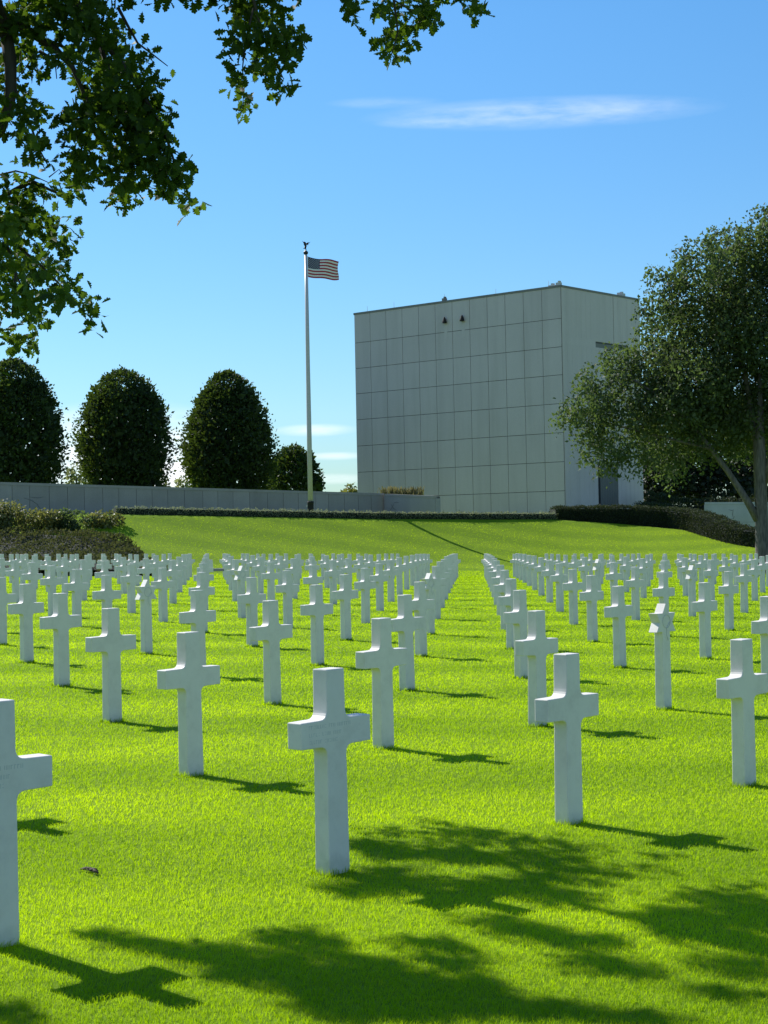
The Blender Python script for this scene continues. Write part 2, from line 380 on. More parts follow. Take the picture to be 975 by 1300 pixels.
# ------------------------------------------------------------------ headstones
OX, OY, RX, RY, CX_, CY_ = -.286708, 8.17619, 1.321754, 1.410138, .248092, 4.634721
TH = math.atan2(RY, RX)
def fillet(pts, radii, n=5):
    out = []
    for i, p in enumerate(pts):
        r = radii[i]; p = Vector((*p, 0))
        if not r: out.append((p.x, p.y)); continue
        a = Vector((*pts[i-1], 0)); b = Vector((*pts[(i+1) % len(pts)], 0))
        d1, d2 = (a-p).normalized(), (b-p).normalized()
        s, e = p+d1*r, p+d2*r
        for k in range(n+1):
            t = k/n; q = s*(1-t)**2 + p*2*t*(1-t) + e*t*t
            out.append((q.x, q.y))
    return out
def extrude(name, prof, t0, t1=None, bev=.006):
    """outline in the XZ plane made solid; t0 is the depth"""
    bm = bmesh.new()
    vs = [bm.verts.new((x, -t0/2, z)) for x, z in prof]; f = bm.faces.new(vs)
    r = bmesh.ops.extrude_face_region(bm, geom=[f])
    for e in r['geom']:
        if isinstance(e, bmesh.types.BMVert): e.co.y += t0
    bmesh.ops.recalc_face_normals(bm, faces=bm.faces)
    me = bpy.data.meshes.new(name); bm.to_mesh(me); bm.free()
    return me
aw, az0, az1, tw, bw = .243, .622, .757, .0625, .074
mw = bw-(bw-tw)*az0
prof = [(-bw, -.06), (bw, -.06), (mw, az0), (aw, az0+.003), (aw, az1-.003), (mw-.002, az1), (tw, 1.), (-tw, 1.), (-mw+.002, az1), (-aw, az1-.003), (-aw, az0+.003), (-mw, az0)]
cross_me = extrude('marble_cross', fillet(prof, [0, 0, .045, .0, .0, .045, 0, 0, .045, .0, .0, .045]), .096)
cross_me.materials.append(M['marble'])
sb, stp = .068, .062
shaft_me = extrude('shaft', [(-sb, -.06), (sb, -.06), (stp, .75), (-stp, .75)], .094); shaft_me.materials.append(M['marble'])
def hexagram(R0, cz):
    pts = []
    for k in range(12):
        r = R0 if k % 2 == 0 else R0/math.sqrt(3)
        a = PI/2 + k*PI/6; pts.append((r*math.cos(a), cz+r*math.sin(a)))
    return pts
star_me = extrude('star', hexagram(.178, .825), .098); star_me.materials.append(M['marble'])
# engraved outline on the star's face: two interlaced triangles and a ring stroke
eb = MB()
ring = [(.062*math.cos(a), -.0505, .835+.062*math.sin(a)) for a in np.linspace(0, 2*PI, 25)]
eb.tube(ring+[(.0, -.0505, .775), (.0, -.0505, .70), (.025, -.0505, .655)], [.0025]*28, 4)
ring_me = eb.mesh('carving'); ring_me.materials.append(M['engraved'])
def bev(o, w=.005):
    b = o.modifiers.new('bevel', 'BEVEL'); b.width = w; b.segments = 2; b.limit_method = 'ANGLE'; b.angle_limit = R(40)
STARS = {(2, 1), (-3, 4), (3, 6), (4, 4), (-3, 6), (0, 4)}
lat = []
for i in range(-26, 40):
    for j in range(-3, 26):
        X = OX+i*RX+j*CX_; Y = OY+i*RY+j*CY_
        if not 5 < Y < 72.6: continue
        z = gz(X, Y); u, v = px((X, Y, z)); u2, v2 = px((X, Y, z+1))
        hw = .27*F/Y
        if u2 < -hw-5 and (i, j) != (-2, 1) or u2 > 975+hw+5 or v2 > 1300: continue
        if X < -10 and Y > 70.5: continue
        lat.append((i, j, X, Y, z))
lines = {}
for i, j, X, Y, z in lat:
    if (i, j) != (-2, 1): lines.setdefault(i, []).append((Y, j))
ORD = ['zero', 'first', 'second', 'third', 'fourth', 'fifth', 'sixth', 'seventh', 'eighth', 'ninth', 'tenth', 'eleventh', 'twelfth', 'thirteenth', 'fourteenth', 'fifteenth', 'sixteenth', 'seventeenth', 'eighteenth', 'nineteenth', 'twentieth'] + ['twenty-%s' % w for w in 'first second third fourth fifth sixth seventh eighth ninth'.split()]
SPECIAL = {(-2, 1): 'white marble cross beyond the photo edge, only its shadow falls in view',
           (0, 0): 'tallest full white marble cross, standing in the foreground beside the dappled tree shade',
           (-1, 0): 'big white marble cross cut off by the photo edge, faint lettering on its arm',
           (1, 0): 'white marble cross with a long clear shadow, first on the tree side of the lane',
           (2, 0): 'white marble cross standing before the large Star of David stone, near the photo edge',
           (-1, 1): 'white marble cross standing alone behind the foreground pair, shadow reaching across open grass',
           (2, 1): 'largest and nearest white marble Star of David headstone',
           (-3, 4): 'white marble Star of David headstone among crosses below the dark shrub bed',
           (0, 4): 'white Star of David headstone peeking over a cross beside the grass lane',
           (-3, 6): 'small white Star of David headstone close to the low stone bench',
           (4, 4): 'white Star of David headstone second in size on the big tree side',
           (3, 6): 'smallest white Star of David headstone, below the concrete building, among far crosses'}
GRP = 'white marble headstones in lines on the lawn'
for i, j, X, Y, z in lat:
    order = sorted(lines[i]).index((Y, j))+1 if (i, j) != (-2, 1) else 0
    side = 'flagpole side' if i <= 0 else 'tree side'; num = 1-i if i <= 0 else i
    lab = SPECIAL.get((i, j)) or 'marble cross, %s from front in %s line on %s of grass lane' % (ORD[order], ORD[num], side)
    h = random.Random(i*100+j); rz = TH + h.uniform(-.012, .012)
    dz = {(1, 0): -.02, (2, 0): -.03, (-1, 1): -.015}.get((i, j), h.uniform(-.012, .01))
    if (i, j) in STARS:
        o = empty('star_headstone', (X, Y, z+dz), rz)
        s1 = link('shaft', shaft_me, None, o); bev(s1); s2 = link('star', star_me, None, o); bev(s2, .004); link('carving', ring_me, None, s2)
    else:
        o = link('marble_cross', cross_me); o.location = (X, Y, z+dz); o.rotation_euler = (h.uniform(-.008, .008), h.uniform(-.008, .008), rz); bev(o)
    tag(o, lab, 'headstone', GRP)
    if (i, j) in ((-1, 0), (0, 0)):
        ib = MB(); hh = random.Random(3)
        for row, (zz, wseq) in enumerate(((.727, (8, 3, 6)), (.69, (5, 4, 4)), (.655, (6, 6)))):
            x = -.19
            for w in wseq:                       # worn, unreadable letters: short cut strokes
                for q in range(w):
                    k = hh.randrange(4); yf = -.0483
                    if k != 2: ib.box((x, yf-.0002, zz-.009), (.0022, 0, 0), (0, .002, 0), (0, 0, .018))
                    if k in (1, 2): ib.box((x+.0023, yf-.0003, zz+.006), (.007, 0, 0), (0, .002, 0), (0, 0, .0022))
                    if k in (0, 2): ib.box((x+.0023, yf-.0003, zz-.008), (.007, 0, 0), (0, .002, 0), (0, 0, .0022))
                    if k == 3: ib.box((x+.009, yf-.0001, zz-.009), (.0022, 0, 0), (0, .002, 0), (0, 0, .018))
                    x += .0155
                x += .014
        ib.build('inscription', M['engraved'], o)

# ------------------------------------------------------------------ concrete chapel
B0 = at(718, 658, 115); TOP = at(716, 364.5, 115)[2]; BZ = B0[2]-2.2; H = TOP-BZ
DL = np.array([-.757, .653, 0]); DL /= np.linalg.norm(DL); DR = np.array([.653, .757, 0]); DR /= np.linalg.norm(DR)
def solve_len(D, u, v):
    lo, hi = 0., 60.
    for _ in range(60):
        mid_ = (lo+hi)/2; P = B0+D*mid_; uu = px((P[0], P[1], TOP if v is None else v))[0]
        if (uu > u) == (D[0] < 0): lo = mid_
        else: hi = mid_
    return lo
LL = solve_len(DL, 450, None); LR = solve_len(DR, 811, None)
NLo, NRo = np.array([-DL[1], DL[0], 0]), np.array([DR[1], -DR[0], 0])   # outward normals
if NLo @ (CP-B0) < 0: NLo = -NLo
if NRo @ (CP-B0) < 0: NRo = -NRo
bld = empty('concrete_chapel', (B0[0], B0[1], BZ)); OFF = np.array([B0[0], B0[1], BZ])
tag(bld, 'tall windowless grey stone panel building behind the lawn bank', 'building')
cb_ = MB(); cb_.box((0, 0, 0), DL*LL, DR*LR, (0, 0, H-.02)); cb_.build('wall_core', M['joint'], bld)
fb = MB(); zt = at(716, 364.5, 115)[2]
rows = [BZ] + [at(718, v, 115)[2] for v in (623, 586, 549, 512, 475.5, 440, 404)] + [TOP]
g = .035
for c_ in range(12):
    for r_ in range(8):
        w = LL/12; z0, z1 = rows[r_]-BZ+g/2, rows[r_+1]-BZ-(g/2 if r_ < 7 else 0)
        fb.box(DL*(c_*w+g/2)+NLo*.001+(0, 0, z0), DL*(w-g), NLo*.04, (0, 0, z1-z0))
fb.build('panel_facade', M['facade'], bld)
# end facade: two tall fields with door and slot openings left out
rb = MB(); sd0, sd1 = solve_len(DR, 759.5, BZ+3), solve_len(DR, 785, BZ+3); sj = solve_len(DR, 777.5, None)
dz1 = at(770, 589, B0[1]+DR[1]*sd0)[2]-BZ
ss0, ss1 = solve_len(DR, 756.5, BZ+12), solve_len(DR, 797, BZ+12)
zs0, zs1 = at(757, 441, B0[1]+DR[1]*ss0)[2]-BZ, at(757, 433.5, B0[1]+DR[1]*ss0)[2]-BZ
def rpan(s0, s1, z0, z1): rb.box(DR*s0+NRo*.001+(0, 0, z0), DR*(s1-s0), NRo*.04, (0, 0, z1-z0))
ncol = 8
rpan(.02, sd0, 0, zs0); rpan(sd0, sd1, dz1, zs0); rpan(sd1, LR, 0, zs0)
rpan(.02, ss0, zs0+.001, zs1); rpan(ss1, LR, zs0+.001, zs1)
rpan(.02, sj-.03, zs1+.001, H); rpan(sj+.03, LR, zs1+.001, H)
rb.build('plain_facade', M['facade_smooth'], bld)
ribs = MB()
for k in range(1, 17):                        # faint upright board marks
    s = LR*k/17
    if sd0-.05 < s < sd1+.05 or abs(s-sj) < .1: continue
    ribs.box(DR*s+NRo*.0412+(0, 0, .1), DR*.02, NRo*.006, (0, 0, zs0-.2)); ribs.box(DR*s+NRo*.0412+(0, 0, zs1+.1), DR*.02, NRo*.006, (0, 0, H-zs1-.2))
ribs.build('board_mark', M['facade_smooth'], bld)
db = MB(); db.box(DR*(sd0+.32)+NRo*.002, DR*(sd1-sd0-.32), NRo*.012, (0, 0, dz1)); dd = db.build('door', M['door'], bld)
db = MB()
for k in range(1, 7): db.box(DR*(sd0+.32+(sd1-sd0-.32)*k/7)+NRo*.0142+(0, 0, .05), DR*.03, NRo*.01, (0, 0, dz1-.1))
db.build('door_rib', M['coping'], dd)
db = MB(); db.box(DR*sd0+NRo*.0016, DR*.318, NRo*.008, (0, 0, dz1)); db.build('door_jamb', M['black'], bld)
sb_ = MB(); sb_.box(DR*ss0+NRo*.002+(0, 0, zs0), DR*(ss1-ss0), NRo*.008, (0, 0, zs1-zs0-.12)); sb_.build('slot_recess', M['coping'], bld)
cp = MB()
cp.box(DL*-.05+NLo*-.4+(0, 0, H), DL*(LL+.1), NLo*.47, (0, 0, .16)); cp.box(DR*.02+NRo*-.4+(0, 0, H), DR*LR, NRo*.47, (0, 0, .155))
cp.build('coping', M['coping'], bld)
for u in (566.3, 588.5):
    s = solve_len(DL, u, TOP-2); zc = at(u, 407 if u < 570 else 404.5, (B0+DL*s)[1])[2]-BZ
    lb = MB(); base_ = DL*s+NLo*.02+np.array([0, 0, zc-.2])
    lb.lathe(base_+NLo*.16, [(.17, 0), (.17, .1), (.12, .25), (.05, .42), (.02, .46)], 12)
    lb.box(base_+NLo*-.0+DL*-.04+(0, 0, .25), DL*.08, NLo*.2, (0, 0, .06))
    lb.build('wall_spout', M['black'], bld)
    stn = MB(); stn.box(DL*(s-.14)+NLo*.0415+(0, 0, zc-1.35), DL*.28, NLo*.003, (0, 0, 1.1)); stn.build('pale_streak', M['facade_smooth'], bld)
for s, hh in ((LL*.06, .45), (LL*.30, .4), (LL*.545, .55), (LL*.80, .5), (LL*.94, .45)):
    lb = MB(); p0 = DL*s+NLo*-.2+(0, 0, H+.15); lb.tube([p0, p0+(0, 0, hh)], [.016, .01], 6); lb.build('lightning_rod', M['pole'], bld)
def rbox(D, s, w, h_, off=-.3, mat='roofbox'):
    q = MB(); p0 = D*s+(NLo if D is DL else NRo)*off+np.array([0, 0, H+.15])
    q.box(p0, D*w, (NLo if D is DL else NRo)*.25, (0, 0, h_)); q.box(p0+D*(w*.2)+(0, 0, h_), D*w*.4, (NLo if D is DL else NRo)*.2, (0, 0, .12)); q.build('roof_unit', M[mat], bld)
rbox(DL, .1, .35, .22); rbox(DL, .6, .5, .1); rbox(DL, solve_len(DL, 564.5, TOP), .3, .22, mat='coping'); rbox(DR, solve_len(DR, 790.5, TOP), .45, .22); rbox(DR, solve_len(DR, 787.5, TOP), .12, .12)

# ------------------------------------------------------------------ walls
def wall(name, label, P0, P1, z0, tops, xs, mat, group=None, coping=True, thick=.5):
    """panelled garden wall between two plan points; tops at both ends, xs panel boundaries 0..1"""
    P0, P1 = np.array([*P0[:2], 0]), np.array([*P1[:2], 0]); Ln = np.linalg.norm(P1-P0); D = (P1-P0)/Ln
    Nn = np.array([D[1], -D[0], 0]); Nn = Nn if Nn @ (CP-P0) > 0 else -Nn
    o = empty(name, (P0[0], P0[1], z0)); tag(o, label, 'wall', group)
    def top(t): return tops[0]+(tops[1]-tops[0])*t - z0
    c = MB(); V = []
    for t, n in ((0, -thick), (0, -.03), (1, -.03), (1, -thick)): V.append(D*Ln*t+Nn*n)
    t0, t1 = top(0)-.05, top(1)-.05
    c.add([*V, *(p+np.array([0, 0, t0 if k < 2 else t1]) for k, p in enumerate(V))], [(0, 1, 2, 3), (7, 6, 5, 4), (0, 4, 5, 1), (1, 5, 6, 2), (2, 6, 7, 3), (3, 7, 4, 0)])
    c.build('wall_core', M['joint'], o)
    pb = MB(); hh = random.Random(5)
    for a, b in zip(xs[:-1], xs[1:]):
        A, Bq = D*(Ln*a+.012), D*(Ln*b-.012); za, zb = top(a)-.16, top(b)-.16
        sp = [0, 1] if hh.random() < .6 else [0, hh.choice([.42, .55]), 1]
        for f0, f1 in zip(sp[:-1], sp[1:]):
            lo = .012 if f0 else 0
            Q = [A+Nn*-.028, Bq+Nn*-.028, Bq+Nn*.02, A+Nn*.02]; zz0 = [za*f0+lo, zb*f0+lo, zb*f0+lo, za*f0+lo]; zz1 = [za*f1, zb*f1, zb*f1, za*f1]
            pb.add([*(q+np.array([0, 0, w]) for q, w in zip(Q, zz0)), *(q+np.array([0, 0, w]) for q, w in zip(Q, zz1))], [(0, 3, 2, 1), (4, 5, 6, 7), (0, 1, 5, 4), (1, 2, 6, 5), (2, 3, 7, 6), (3, 0, 4, 7)])
    for e0, e1 in ((-.05, 0), (1, None)):          # dressed end stones
        A = D*(Ln*0-.05) if e1 == 0 else D*(Ln+.001)
        pb.box(A+Nn*-thick, D*.049, Nn*(thick+.021), (0, 0, top(0 if e1 == 0 else 1)-.16))
    pb.build('stone_panel', mat, o)
    if coping:
        k = MB(); V = []
        for t, n in ((0, -thick-.04), (0, .045), (1, .045), (1, -thick-.04)): V.append(D*Ln*t+Nn*n)
        V = [v+np.array([0, 0, (top(0) if i < 2 else top(1))-.155]) for i, v in enumerate(V)] + [v+np.array([0, 0, (top(0) if i < 2 else top(1))]) for i, v in enumerate(V)]
        k.add(V, [(0, 1, 2, 3), (7, 6, 5, 4), (0, 4, 5, 1), (1, 5, 6, 2), (2, 6, 7, 3), (3, 7, 4, 0)])
        k.build('coping', M['wall'] if mat is not M['pale_wall'] else M['pale_wall'], o)
    return o, D, Nn, Ln
def relief(parent, P0, D, Nn, strokes, r=.02):
    b = MB()
    for st in strokes: b.tube([D*x+Nn*.022+np.array([0, 0, z]) for x, z in st], [r*.6]+[r]*(len(st)-2)+[r*.4], 5)
    b.build('eagle_relief', M['relief'], parent)
WA, WB = at(-60, 612, 91), at(487, 626.5, 111)
n_ = 26; cum = np.cumsum([0]+[random.uniform(.85, 1.1) for _ in range(n_)]); xs = list(cum/cum[-1])
wl, D_, N_, Lw = wall('long_wall', 'long low grey stone wall running behind the flagpole and below the oval trees', WA, WB, 1.5, (at(-60, 610.2, 91)[2], at(487, 626.3, 111)[2]), xs, M['wall'])
zl = at(40, 637, 93)[2]-1.5; xl = 4.3
relief(wl, WA, D_, N_, [[(xl, zl+.25), (xl+.5, zl+.1), (xl+.9, zl-.15)], [(xl+.35, zl+.3), (xl+.9, zl+.25), (xl+1.3, zl+.32)], [(xl+.8, zl-.1), (xl+1.1, zl-.45), (xl+1.2, zl-.7)], [(xl+.6, zl-.55), (xl+1.0, zl-.6), (xl+1.25, zl-.55)]])
WC = at(553, 630, 108.5)
w2, D2, N2, L2 = wall('return_wall', 'short blue-grey stone wall with carved emblem beside the concrete building', at(488.5, 627, 110.8), WC, 1.5, (at(488, 627, 110.8)[2], at(553, 629.5, 108.5)[2]), [0, 1], M['wall_blue'])
zz = at(500, 645, 110)[2]-1.5
relief(w2, None, D2, N2, [[(.45, zz-.15), (.6, zz+.1), (.75, zz+.3)], [(.5, zz+.25), (.7, zz-.02), (.95, zz-.15)], [(.6, zz-.3), (.85, zz-.28), (1.2, zz-.32)], [(.75, zz+.35), (.95, zz+.4), (1.15, zz+.33)], [(.4, zz), (.5, zz-.2), (.55, zz-.3)]])
w3, D3, N3, L3 = wall('pale_wall', 'pale stone wall with carved emblem behind the hedge near the big tree', at(895, 640, 106), at(1040, 640, 101), .6, (at(895, 637.5, 106)[2], at(1040, 637, 101)[2]), [0, .5, 1], M['pale_wall'])
z3 = at(931, 653, 104.5)[2]-.6; x3 = 1.7
relief(w3, None, D3, N3, [[(x3, z3+.3), (x3+.2, z3+.25), (x3+.35, z3+.3)], [(x3+.3, z3+.25), (x3+.25, z3), (x3+.3, z3-.2)], [(x3+.05, z3-.3), (x3+.3, z3-.28), (x3+.4, z3-.1)]])
# front brown planting on top of return wall
def tufts(name, label, cat, pts, hgt, wdt, mat, n):
    C = np.array([pts[0]+(np.array(pts[1])-pts[0])*t for t in rng.random(n)]); C[:, :2] += rng.normal(size=(n, 2))*.12
    a = rng.normal(size=(n, 3))*.3; a[:, 2] = 1; a /= np.linalg.norm(a, axis=1)[:, None]
    nn = rng.normal(size=(n, 3)); nn -= (nn*a).sum(1)[:, None]*a; nn /= np.linalg.norm(nn, axis=1)[:, None]
    T = (np.array([(0, -wdt, 0), (0, wdt, 0), (1, .3*wdt, .1), (1, -.3*wdt, .1)]), [(0, 1, 2, 3)])
    o = link(name, leaf_mesh(name, C, hgt*(.5+rng.random(n)), T, (a, np.cross(nn, a), nn)), mat)
    tag(o, label, cat); return o
pz = at(460, 626.5, 112)[2]
A_, B_ = at(484, 629, 112.5), at(536, 629, 111)
tufts('yellow_grass', 'dry yellow grasses growing over the top of the short blue-grey wall', 'plant', (A_, B_), .45, .09, M['straw'], 420)

# ------------------------------------------------------------------ foliage builders
def hedge(name, label, pts, w, h, mat, leaf, dens, cat='hedge', round_=.0, group=None, lift=0):
    """hedge along plan points, standing on the ground: dark core plus leaves over all faces"""
    P = np.array([p[:2] for p in pts], float); seg = np.linalg.norm(np.diff(P, axis=0), axis=1); cum = np.concatenate([[0], np.cumsum(seg)])
    n = max(int(cum[-1]/.6), 3); t = np.linspace(0, cum[-1], n); Q = np.stack([np.interp(t, cum, P[:, 0]), np.interp(t, cum, P[:, 1])], 1)
    hs_ = np.interp(t, np.linspace(0, cum[-1], len(h)), h) if np.ndim(h) else np.full(n, h)
    T = np.gradient(Q, axis=0); T /= np.linalg.norm(T, axis=1)[:, None]; Nv = np.stack([-T[:, 1], T[:, 0]], 1)
    Z = ground(Q[:, 0], Q[:, 1])+lift
    o = empty(name, (Q[0, 0], Q[0, 1], Z[0])); tag(o, label, cat, group)
    ofs = np.array([Q[0, 0], Q[0, 1], Z[0]])
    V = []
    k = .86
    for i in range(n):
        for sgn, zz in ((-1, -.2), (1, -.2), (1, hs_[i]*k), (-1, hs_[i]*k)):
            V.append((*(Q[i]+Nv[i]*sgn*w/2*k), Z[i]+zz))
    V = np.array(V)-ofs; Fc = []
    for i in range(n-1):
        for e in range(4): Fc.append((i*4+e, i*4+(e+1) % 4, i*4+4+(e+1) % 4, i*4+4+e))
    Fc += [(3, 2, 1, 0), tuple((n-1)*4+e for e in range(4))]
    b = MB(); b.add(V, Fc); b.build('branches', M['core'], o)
    area = cum[-1]*(w+2*np.mean(hs_)); N = int(area*dens)
    tt = rng.random(N)*(n-1); i0 = np.minimum(tt.astype(int), n-2); fr = (tt-i0)[:, None]
    q = Q[i0]*(1-fr)+Q[i0+1]*fr; nv = Nv[i0]*(1-fr)+Nv[i0+1]*fr; zz = Z[i0]*(1-fr[:, 0])+Z[i0+1]*fr[:, 0]; hh = hs_[i0]*(1-fr[:, 0])+hs_[i0+1]*fr[:, 0]
    s = rng.random(N)*(w+2*np.mean(hs_)); hm = np.mean(hs_)
    off = np.where(s < hm, -w/2, np.where(s < hm+w, s-hm-w/2, w/2)); zh = np.where(s < hm, s/hm, np.where(s < hm+w, 1, 1-(s-hm-w)/hm))
    rr = round_*np.clip(np.abs(off)/(w/2), 0, 1)**3
    jit = rng.normal(size=(N, 3))*leaf*.5
    C = np.stack([q[:, 0]+nv[:, 0]*off, q[:, 1]+nv[:, 1]*off, zz+hh*(zh*(1-rr*zh))], 1)+jit - ofs
    lump = .04*np.sin(q[:, 0]*5+1)*np.sin(q[:, 1]*4)+.03*np.sin(q[:, 0]*13)
    C[:, 2] += lump*(zh > .8)
    link('foliage', leaf_mesh('foliage', C, leaf*(.6+.8*rng.random(N)), DIAMOND, frames(N)), mat, o)
    return o

def blob_leaves(blobs, leaf, dens, fr_kw=dict(), shell=.55, sprig=1, droop=0., tpl=DIAMOND):
    """leaves in ellipsoids (cx,cy,cz,rx,ry,rz); denser towards the surface; 'sprig' leaves hang together"""
    Cs = []
    for cx, cy, cz, rx, ry, rz in blobs:
        n = max(4, int(dens*4*PI*((rx*ry)**1.6+(rx*rz)**1.6+(ry*rz)**1.6)**(1/1.6)/3**(1/1.6)/sprig))
        d = rng.normal(size=(n, 3)); d /= np.linalg.norm(d, axis=1)[:, None]
        r = (shell+(1-shell)*rng.random(n))**.8 + rng.normal(size=n)*.05
        C = np.array([cx, cy, cz])+d*r[:, None]*np.array([rx, ry, rz])
        if sprig > 1:
            dr = d*np.array([1, 1, .4]); dr[:, 2] -= droop; dr += rng.normal(size=(n, 3))*.3; dr /= np.linalg.norm(dr, axis=1)[:, None]
            tt = np.linspace(0, 1, sprig)
            L_ = leaf*sprig*.42
            C = (C[:, None]+dr[:, None]*tt[None, :, None]*L_ + np.array([0, 0, -droop])[None, None]*(tt**2)[None, :, None]*L_*.6).reshape(-1, 3)
            C += rng.normal(size=C.shape)*leaf*.45
        Cs.append(C)
    C = np.concatenate(Cs); N = len(C)
    return leaf_mesh('crown', C, leaf*(.55+.8*rng.random(N)), tpl, frames(N, **fr_kw))

def egg_tree(label, u0, u1, vtop, Y, vwide, mat, leaf=.26, dens=15, group=None, cut=None, name='clipped_tree', sq=1.0, tap=1.45):
    """clipped oval tree given by its image extents at distance Y"""
    pc = at((u0+u1)/2, 615, Y); top = at((u0+u1)/2, vtop, Y)[2]; w = (u1-u0)/2/F*Y; zw = at((u0+u1)/2, vwide, Y)[2]; g0 = gz(pc[0], Y)
    bot = max(g0+.9, at((u0+u1)/2, 634, Y)[2]); o = empty(name, (pc[0], Y, g0)); tag(o, label, 'tree', group)
    tb = MB(); tb.tube([(0, 0, -.2), (.05, 0, 1.5), (0, .05, (top-g0)*.5), (0, 0, (top-g0)*.85)], [.24, .2, .14, .04], 8); tb.build('trunk', M['bark2'], o, True)
    N = int(dens*4*PI*w*(top-bot)/2)
    zt = rng.random(N); z = bot+(top-bot)*zt; tw_ = (zw-bot)/(top-bot)
    x = np.where(zt < tw_, (tw_-zt)/tw_*.85, (zt-tw_)/(1-tw_))
    rad = w*np.sqrt(np.clip(1-np.abs(x)**np.where(zt < tw_, 2.3, tap), 0, 1))*sq
    ph = rng.random(N)*2*PI
    lump = 1+.05*np.sin(3*ph+z*1.1)+.04*np.sin(5*ph-z*2.3+1)+.03*np.sin(9*ph+z*4)
    dep = 1-np.abs(rng.normal(size=N))*.16; dep = np.where(rng.random(N) < .11, 1+rng.random(N)**2*.17, dep)
    C = np.stack([rad*lump*dep*np.cos(ph), rad*lump*dep*np.sin(ph), z-g0+rng.normal(size=N)*.12], 1)
    NI = N//3; zt_ok = zt < .84; fi = rng.random(NI)**.5*.86; C[:NI, :2] = np.stack([rad[:NI]*fi*np.cos(ph[:NI]), rad[:NI]*fi*np.sin(ph[:NI])], 1)
    a, b, n = frames(N); out = np.stack([np.cos(ph), np.sin(ph), .9*np.ones(N)], 1)
    a = a*.7+out*.5; a /= np.linalg.norm(a, axis=1)[:, None]; n -= (n*a).sum(1)[:, None]*a; n /= np.linalg.norm(n, axis=1)[:, None]
    link('crown', leaf_mesh('crown', C, leaf*(.5+.9*rng.random(N))*np.where((np.arange(N) < NI) & zt_ok, 2.6, 1), DIAMOND, (a, np.cross(n, a), n)), mat, o)
    return o
GT = 'clipped oval trees behind the long wall'
egg_tree('dark oval tree cut off by the photo edge, largest behind the wall', -45, 83, 459, 117, 560, M['hornbeam'], leaf=.24, group=GT, dens=72)
egg_tree('dark oval tree behind the wall between two others, broad and round-topped', 97, 219, 473, 122, 552, M['hornbeam'], leaf=.24, group=GT, dens=72)
egg_tree('dark egg-shaped tree behind the wall, closest of the three to the flagpole', 230, 352, 474, 127, 565, M['hornbeam'], leaf=.24, group=GT, dens=72, tap=1.08)
egg_tree('small dark tree showing on both sides of the flagpole above the wall', 336, 411, 568, 160, 625, M['hornbeam'], leaf=.3, dens=42, name='small_tree', tap=1.7)
egg_tree('pale silvery shrub showing between two oval trees above the wall', 82, 112, 590, 135, 612, M['silver'], leaf=.2, dens=26, name='silver_shrub')
for u, vt, w_ in ((205, 600, 10), (232, 606, 8), (443, 617, 14), (160, 611, 12)):
    egg_tree({205: 'small silvery bush top just right of the broad oval tree', 232: 'tiny silvery bush top at the foot of the egg-shaped tree', 443: 'small grey-green bush top beside the concrete building corner', 160: 'low bush top under the broad oval tree above the wall'}[u], u-w_, u+w_, vt, 135, vt+14, M['silver'] if u != 443 else M['shrub'], leaf=.2, dens=30, name='bush', group='bush tops above the long wall')

# big dark trees closing the view on the right
def blob_tree(name, label, u, Y, blobs, mat, leaf, dens, trunk_r, bark, group=None, branches=(), **kw):
    b0 = at(u, 640, Y); g0 = gz(b0[0], Y); o = empty(name, (b0[0], Y, g0)); tag(o, label, 'tree', group)
    off = np.array([b0[0], Y, g0]); B = []
    for bu, bv, ru, rv, dy in blobs:
        p_ = at(bu, bv, Y+dy); k = (Y+dy)/F
        B.append((*(p_-off), ru*k, (ru+rv)/2*k*1.0, rv*k))
    me = blob_leaves(B, leaf, dens, **kw); link('crown', me, mat, o)
    zt = max(q[2] for q in B)
    t = MB(); t.tube([(0, 0, -.3), (0, 0, .4), (.03, 0, zt*.3), (.1, 0, zt*.55)], [trunk_r*1.35, trunk_r, trunk_r*.8, trunk_r*.2], 10)
    for br in branches:
        pts = [at(bu, bv, Y+dy)-off for bu, bv, dy in br[0]]; t.tube(pts, list(np.linspace(br[1], br[2], len(pts))), 7)
    t.build('trunk', bark, o, True)
    return o
blob_tree('dark_tree', 'dark background tree directly behind the concrete building corner', 850, 132, [(850, 560, 42, 50, 0), (832, 600, 22, 60, -2), (845, 610, 40, 30, -1), (880, 600, 40, 45, 1)], M['conifer'], .4, 26, .25, M['bark2'], 'dark trees behind the hedge')
blob_tree('dark_tree', 'dark background tree behind the trunk of the big leaning tree', 950, 134, [(930, 560, 55, 60, 0), (915, 620, 45, 30, -2), (980, 600, 60, 60, 1), (1040, 580, 60, 60, 2)], M['conifer'], .4, 26, .25, M['bark2'], 'dark trees behind the hedge')
GH = 'clipped hedges round the building'
hedge('clipped_hedge', 'tall dark clipped hedge behind the pale wall under the trees', [at(822, 640, 120), at(900, 640, 119), at(1060, 640, 114)], 1.4, 3.0, M['hedge'], .16, 120, group=GH)
hedge('clipped_hedge', 'short yellow-topped hedge standing against the end of the pale wall', [at(812, 650, 112), at(893, 650, 107.5)], 1.2, [1.75, 1.75], M['hedge'], .13, 170, group=GH)
hp = [at(702, 658, 101.6), at(740, 658, 102), at(800, 658, 102), at(850, 660, 101), at(880, 665, 99.5), at(905, 670, 97.5), at(930, 680, 95.5), at(957, 690, 94), at(990, 690, 93)]
hedge('clipped_hedge', 'long dark clipped hedge curving down the grass bank to the big tree', hp, 1.3, [.75, .95, 1.15, 1.25, 1.25, 1.1, .95, .95], M['hedge'], .075, 620, group=GH)
ed = [at(u, 653, y) for u, y in ((146, 88.6), (300, 91.2), (487, 94.6), (600, 97.5), (703, 100.6))]
hedge('edging_plants', 'low grey-green strip of plants edging the top of the grass bank', ed, .6, .38, M['catmint'], .075, 420, cat='plant strip', round_=.35)

